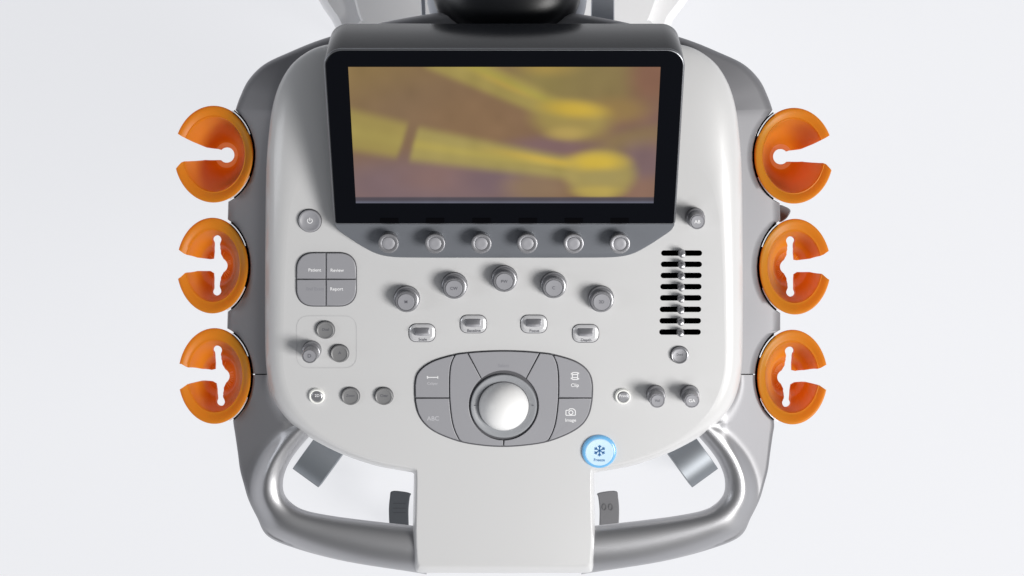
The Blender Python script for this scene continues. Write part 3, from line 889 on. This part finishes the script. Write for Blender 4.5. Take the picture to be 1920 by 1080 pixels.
# ------------------------------------------------------------ brackets behind the probe cups
def brackets():
    for i, c in enumerate(CUPS):
        cx, cy, rx, ry, ty = c; left = i < 3; sg = 1 if left else -1
        def arc(g, a0, a1, n, h):
            return [PP(cx+sg*(rx+g)*math.cos(math.radians(a0+(a1-a0)*j/n)), cy+(ry+g)*math.sin(math.radians(a0+(a1-a0)*j/n)), h) for j in range(n+1)]
        for a0, a1, m, nm, g0, g1, hh_ in ((-60, 60, M_black, 'cup_bracket', -1.5, 4.7, -0.033), (-62, -24, M_chrome, 'bracket_trim', 0.2, 2.2, -0.0290), (26, 66, M_chrome, 'bracket_trim', 0.2, 2.2, -0.0290)):
            bm = bmesh.new()
            r = [arc(g0, a0, a1, 30, hh_-0.012), arc(g0, a0, a1, 30, hh_), arc(g1, a0, a1, 30, hh_), arc(g1, a0, a1, 30, hh_-0.012)]
            V = loft(bm, r+[], False)
            for k_ in range(30): bm.faces.new((V[3][k_], V[3][k_+1], V[0][k_+1], V[0][k_]))
            bm.faces.new([v[0] for v in V]); bm.faces.new([v[-1] for v in V][::-1])
            part(nm, bm, m, smooth=30)
brackets()

# ------------------------------------------------------------ probe holders (six orange cups)
LABELS = ['amber orange probe cup with one open slot, uppermost on the left side of the console',
          'orange probe cup with a T-shaped slot, middle one on the dark left rail',
          'orange probe cup with a T-shaped slot, lowest on the left rail above the handle',
          'amber orange probe cup with one open slot, uppermost on the right side of the console',
          'orange probe cup with a T-shaped slot, middle one on the right rail beside the sliders',
          'orange probe cup with a T-shaped slot, lowest on the right rail above the handle']
def cup(i):
    cx, cy, rx, ry, ty = CUPS[i]; left = i < 3; sg = 1 if left else -1
    pr = PP(cx, cy, -0.028); zr = pr.z
    depth = 0.062 if ty == 1 else 0.055
    C0 = W(cx, cy, zr); kx = K*(CZ-zr)
    ax, ay = rx*kx, ry*kx
    root_loc = Vector((C0.x, C0.y, zr-depth))
    n = 96
    # profile (scale, depth, shift of the centre towards the console in metres)
    if ty == 1:
        prof = [(0.02, -depth), (0.40, -depth), (0.52, -depth+0.004), (0.66, -0.036), (0.83, -0.016), (0.955, -0.006), (0.995, -0.0025), (1.0, -0.0008), (0.985, 0.0),
                (0.955, 0.0003), (0.90, -0.0004), (0.84, -0.0017), (0.805, -0.0026), (0.785, -0.0024), (0.770, -0.0040), (0.755, -0.0075), (0.725, -0.016), (0.66, -0.030), (0.56, -0.044), (0.42, -0.0545), (0.30, -depth+0.0035), (0.02, -depth+0.003)]
    else:
        prof = [(0.02, -depth), (0.36, -depth), (0.48, -depth+0.004), (0.64, -0.034), (0.83, -0.015), (0.955, -0.006), (0.995, -0.0025), (1.0, -0.0008), (0.985, 0.0),
                (0.955, 0.0003), (0.90, -0.0004), (0.83, -0.0018), (0.785, -0.0028), (0.765, -0.0027), (0.745, -0.0045), (0.73, -0.009), (0.70, -0.017), (0.63, -0.026), (0.555, -0.0315), (0.52, -0.033), (0.485, -0.0355), (0.45, -0.042), (0.36, -0.050), (0.22, -depth+0.0035), (0.02, -depth+0.003)]
    bm = bmesh.new(); rings = []
    hub = W(cx+sg*(26 if ty == 1 else 14), cy+(2 if ty == 1 else -1), zr-depth)-C0
    for s, z in prof:
        q_ = min(1, -z/depth) if z < 0 else 0
        sx_ = s*ax; sy_ = s*ay; sh = hub.x*q_; shy = hub.y*q_
        # deeper rings become rounder
        rnd = min(1, max(0, -z/depth)); sy_ = sy_*(1-rnd)+rnd*(sy_*0.45+sx_*0.55)
        rings.append([Vector((C0.x+sh+sx_*math.cos(2*math.pi*j/n), C0.y+shy+sy_*math.sin(2*math.pi*j/n), zr+z)) for j in range(n)])
    loft(bm, rings, True, True, True)
    m = (lambda x, y: (x, y)) 
    zb = zr-depth
    # slot outline, read off the picture: the inner part at the floor, the mouth at the rim
    yk = lambda dx, dy, z, mx=0: W(cx+sg*dx, cy+dy, z)
    zt = zr
    zm = zr-0.03
    if ty == 1:
        up = [(yk(-112, -62, zt)), yk(-80, -42, zt), yk(-68, -39, zt), yk(-52, -30, zm+0.012), yk(-36, -22, zm), yk(-14, -13, zb+0.01), yk(10, -9.5, zb)]
        hole = [W(cx+sg*26+sg*14.5*math.cos(math.radians(a)), cy+2+14.5*math.sin(math.radians(a)), zb) for a in ([-138+276*j/22 for j in range(23)])]
        lo = [yk(10, 11.5, zb), yk(-14, 11.5, zb+0.01), yk(-36, 13.5, zm), yk(-54, 18, zm+0.012), yk(-70, 27, zt), yk(-84, 36, zt), yk(-112, 52, zt)]
    else:
        vx = 8 if i != 2 and i != 5 else 8
        tl = {1: 0, 2: 3.5, 4: 0, 5: 3.5}[i]                      # the lower cups' slots lean
        zs = [p[1] for p in prof[8:]][::-1]; ss = [p[0] for p in prof[8:]][::-1]
        f = lambda dx, dy: yk(dx+tl*dy/55, dy, zr+float(np.interp(min(1, math.hypot(dx/rx, dy/ry)), ss, zs)))
        up = [yk(-112, -42, zt), yk(-80, -36, zt), yk(-62, -29, zt), yk(-48, -22, zm+0.014), yk(-28, -15, zm), f(-4, -12), f(2.5, -13)]
        if i in (2, 5): up = [yk(-112, -28, zt), yk(-80, -24, zt), yk(-62, -22.5, zt), yk(-48, -18.5, zm+0.014), yk(-28, -14, zm), f(-4, -11.5), f(2.5, -13)]
        hole = [f(3.2, -35), f(3.4, -40)]+[f(9+8.2*math.cos(math.radians(a)), -49+8.2*math.sin(math.radians(a))) for a in [145+250*j/14 for j in range(15)]]+[f(14.6, -40), f(14.6, -32), f(16, -22)]
        hole += [f(12+15*math.cos(math.radians(a)), 0+15.5*math.sin(math.radians(a))) for a in [-55+110*j/12 for j in range(13)]]
        hole += [f(16, 22), f(14.6, 32), f(14.6, 40)]+[f(9+8.2*math.cos(math.radians(a)), 48+8.2*math.sin(math.radians(a))) for a in [-35+250*j/14 for j in range(15)]]+[f(3.4, 40), f(3.2, 34), f(2.5, 14)]
        lo = [f(-4, 10), yk(-28, 10, zm), yk(-46, 14, zm+0.014), yk(-60, 22, zt), yk(-74, 31, zt), yk(-112, 58, zt)]
    ol = [Vector((p.x, p.y, 0)) for p in up+hole+lo]
    bc = bmesh.new()
    loft(bc, [[Vector((p.x, p.y, zr+0.02)) for p in ol], [Vector((p.x, p.y, zb-0.02)) for p in ol]], True, True, True)
    bmesh.ops.triangulate(bc, faces=[f_ for f_ in bc.faces if len(f_.verts) > 4])
    bmesh.ops.recalc_face_normals(bc, faces=bc.faces)
    cm = bpy.data.meshes.new('cut'); bc.to_mesh(cm); bc.free(); co = bpy.data.objects.new('cut', cm); COL.objects.link(co)
    o = link('probe_holder', bm, M_cup, None, 35)
    bool_apply(o, co)
    while len(o.data.materials) < 1: o.data.materials.append(M_cup)
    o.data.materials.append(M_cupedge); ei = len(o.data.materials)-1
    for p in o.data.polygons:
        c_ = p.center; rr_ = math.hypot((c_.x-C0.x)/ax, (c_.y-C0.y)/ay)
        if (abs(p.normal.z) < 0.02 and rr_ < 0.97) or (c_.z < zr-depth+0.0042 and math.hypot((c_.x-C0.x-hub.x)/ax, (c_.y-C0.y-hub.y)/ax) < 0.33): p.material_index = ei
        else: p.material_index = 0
    o.data.transform(Matrix.Translation(-root_loc)); o.location = root_loc
    bv = o.modifiers.new('edge', 'BEVEL'); bv.width = 0.0014; bv.segments = 2; bv.limit_method = 'ANGLE'; bv.angle_limit = math.radians(50)
    o['label'] = LABELS[i]; o['category'] = 'probe holder'; o['group'] = 'orange probe holders along both side rails'
for i in range(6): cup(i)

# ------------------------------------------------------------ cart below and behind
def box_px(outline, z0, z1, bev=2, bevm=0.003):
    return plate(outline, z0, z1, bev, bevm, f=W)
part('cart_column', box_px(rrect(850, 330, 1040, 640, 20), -0.86, -0.10), M_body)
part('cart_base', box_px(rrect(720, 330, 1170, 780, 40), -0.885, -0.80), M_body)
# casters at the front corners: grey hoods with wheels
M_mark = mat('pedal_mark', (0.034, 0.038, 0.046), 0.5)
M_mark2 = mat('pedal_mark_grey', (0.125, 0.125, 0.135), 0.5)
M_hook = mat('hook_grey', (0.20, 0.21, 0.23), 0.5)
def rot_rect(cx, cy, w_, l_, ang, r=5):
    a = math.radians(ang); pts = rrect(-w_/2, -l_/2, w_/2, l_/2, r, 4)
    return [(cx+x*math.cos(a)-y*math.sin(a), cy+x*math.sin(a)+y*math.cos(a)) for x, y in pts]
for sg in (1, -1):
    cx_, cy_, an = (601, 858, 36) if sg > 0 else (2*945-601+5, 858, -36)
    hood = bmesh.new(); rows = []
    a = math.radians(an); hw_, hl = 30*K*2.4, 46*K*2.4
    org = W(cx_, cy_, -0.80)
    for j in range(17):
        t = -1+2*j/16
        zz = -0.80+0.022*math.sqrt(max(0, 1-(t*0.93)**2))
        row = []
        for x in (-hw_, -hw_*0.97, hw_*0.97, hw_):
            e = 0.0015 if abs(x) == hw_ else 0
            lx, ly = x, t*hl
            row.append(Vector((org.x+lx*math.cos(a)+ly*math.sin(a), org.y-lx*math.sin(a)+ly*math.cos(a), zz-e)))
        row = [Vector((row[0].x, row[0].y, -0.84))]+row+[Vector((row[3].x, row[3].y, -0.84))]
        rows.append(row)
    V = loft(hood, rows, False); hood.faces.new(V[0]); hood.faces.new(V[-1][::-1])
    c_ = part('caster', hood, M_caster, smooth=45)
    bmw = lathe([(0.012, -0.018), (0.028, -0.018), (0.032, -0.014), (0.032, 0.014), (0.028, 0.018), (0.012, 0.018)], 32)
    bmesh.ops.rotate(bmw, cent=(0, 0, 0), matrix=Matrix.Rotation(math.radians(90), 3, 'Y'), verts=bmw.verts)
    bmesh.ops.rotate(bmw, cent=(0, 0, 0), matrix=Matrix.Rotation(-a, 3, 'Z'), verts=bmw.verts)
    bmesh.ops.translate(bmw, vec=(org.x, org.y, -0.866), verts=bmw.verts)
    part('wheel', bmw, M_black, c_)
    # arm to the base
    e0, e1 = (640, 800), (740, 700)
    if sg < 0: e0, e1 = mir(e0), mir(e1)
    part('caster_arm', box_px([(e0[0]-12*sg, e0[1]-12), (e1[0]-12*sg, e1[1]-12), (e1[0]+12*sg, e1[1]+12), (e0[0]+12*sg, e0[1]+12)][::1], -0.865, -0.82), M_body)
    # foot pedal between the handles
    pts = crom([(732, 1010), (730, 985), (729, 955), (731, 932), (734, 921), (752, 921), (770, 925), (768.5, 932), (766, 955), (766.5, 985), (768, 1010)], 3)
    if sg < 0: pts = [mir(p) for p in pts]
    pd = part('foot_pedal', plate(pts, -0.80, -0.745, 2.0, 0.003, f=W), M_pedal if sg > 0 else mat('pedal_grey', (0.17, 0.17, 0.18), 0.45, bump=0.2))
    arm = [(745, 992), (745, 1006), (860, 1006), (860, 992)]
    part('pedal_arm', box_px(arm if sg > 0 else [mir(p) for p in arm], -0.86, -0.803, 1, 0.002), M_black)
    if sg < 0:
        for x in (1133, 1145):
            bm = bmesh.new(); a_ = circ(x, 951, 4.2, 20, ry=6.5); b_ = inset2d(a_, 1.3)
            loft(bm, [[W(p, q_, -0.7452) for p, q_ in a_], [W(p, q_, -0.7440) for p, q_ in a_], [W(p, q_, -0.7440) for p, q_ in b_], [W(p, q_, -0.7452) for p, q_ in b_]], True)
            part('pedal_symbol', bm, M_mark2, pd, smooth=0)
    else:
        for y in (944, 953, 961):
            part('pedal_groove', plate(rrect(737, y-0.7, 761, y+0.7, 0.6, 3), -0.7455, -0.7448, 0.2, 0.0001, f=W), M_mark, pd)
# small hook seen between the two upper cups on the right
bm = plate(crom([(1460, 386), (1474, 388), (1482, 394), (1480, 402), (1472, 412), (1460, 415)], 4, True), -0.07, -0.045, 2, 0.003, f=W)
part('cable_hook', bm, M_hook)

# rear of the cart: white body, monitor arm foot
def rear():
    lp = [(560, -70), (597, 0), (622, 38), (650, 75), (760, 110), (1130, 110), (1240, 75), (1262, 38), (1290, 0), (1325, -70)]
    part('cart_body', plate(crom(lp, 3), -0.88, -0.55, 14, 0.03, f=W), M_body)
    lp2 = [(640, -70), (664, 0), (676, 38), (700, 70), (1200, 70), (1218, 38), (1232, 0), (1255, -70)]
    part('body_top', plate(crom(lp2, 3), -0.55, -0.53, 4, 0.006, f=W), M_body)
    # grey pillars on both sides of the foot
    part('neck_cover', plate([(1110, -60), (1152, -60), (1152, 60), (1107, 60)], -0.14, -0.08, 2, 0.003, f=W), M_grey)
    part('neck_cover', plate([(786, -60), (795, -60), (800, 60), (792, 60)], -0.14, -0.08, 1, 0.003, f=W), M_grey)
    # crescent collar and the black dome of the monitor arm
    def dome(cxp, cyp, r_, zc, hz, m, nm):
        o0 = W(cxp, cyp, zc); bm = bmesh.new(); rings = []
        for j in range(13):
            a = math.radians(90*j/13); rings.append([Vector((o0.x+r_*math.cos(a)*math.cos(b_), o0.y+0.86*r_*math.cos(a)*math.sin(b_), zc+hz*math.sin(a))) for b_ in [2*math.pi*k_/64 for k_ in range(64)]])
        rings.insert(0, [Vector((p.x, p.y, zc-0.03)) for p in rings[0]])
        loft(bm, rings, True, True, True)
        part(nm, bm, m, smooth=60)
    dome(950.5, -7, 0.0764, -0.03, 0.03, M_grey, 'arm_collar')
    dome(950.5, -34, 0.0707, 0.02, 0.035, M_dome, 'monitor_arm')
rear()
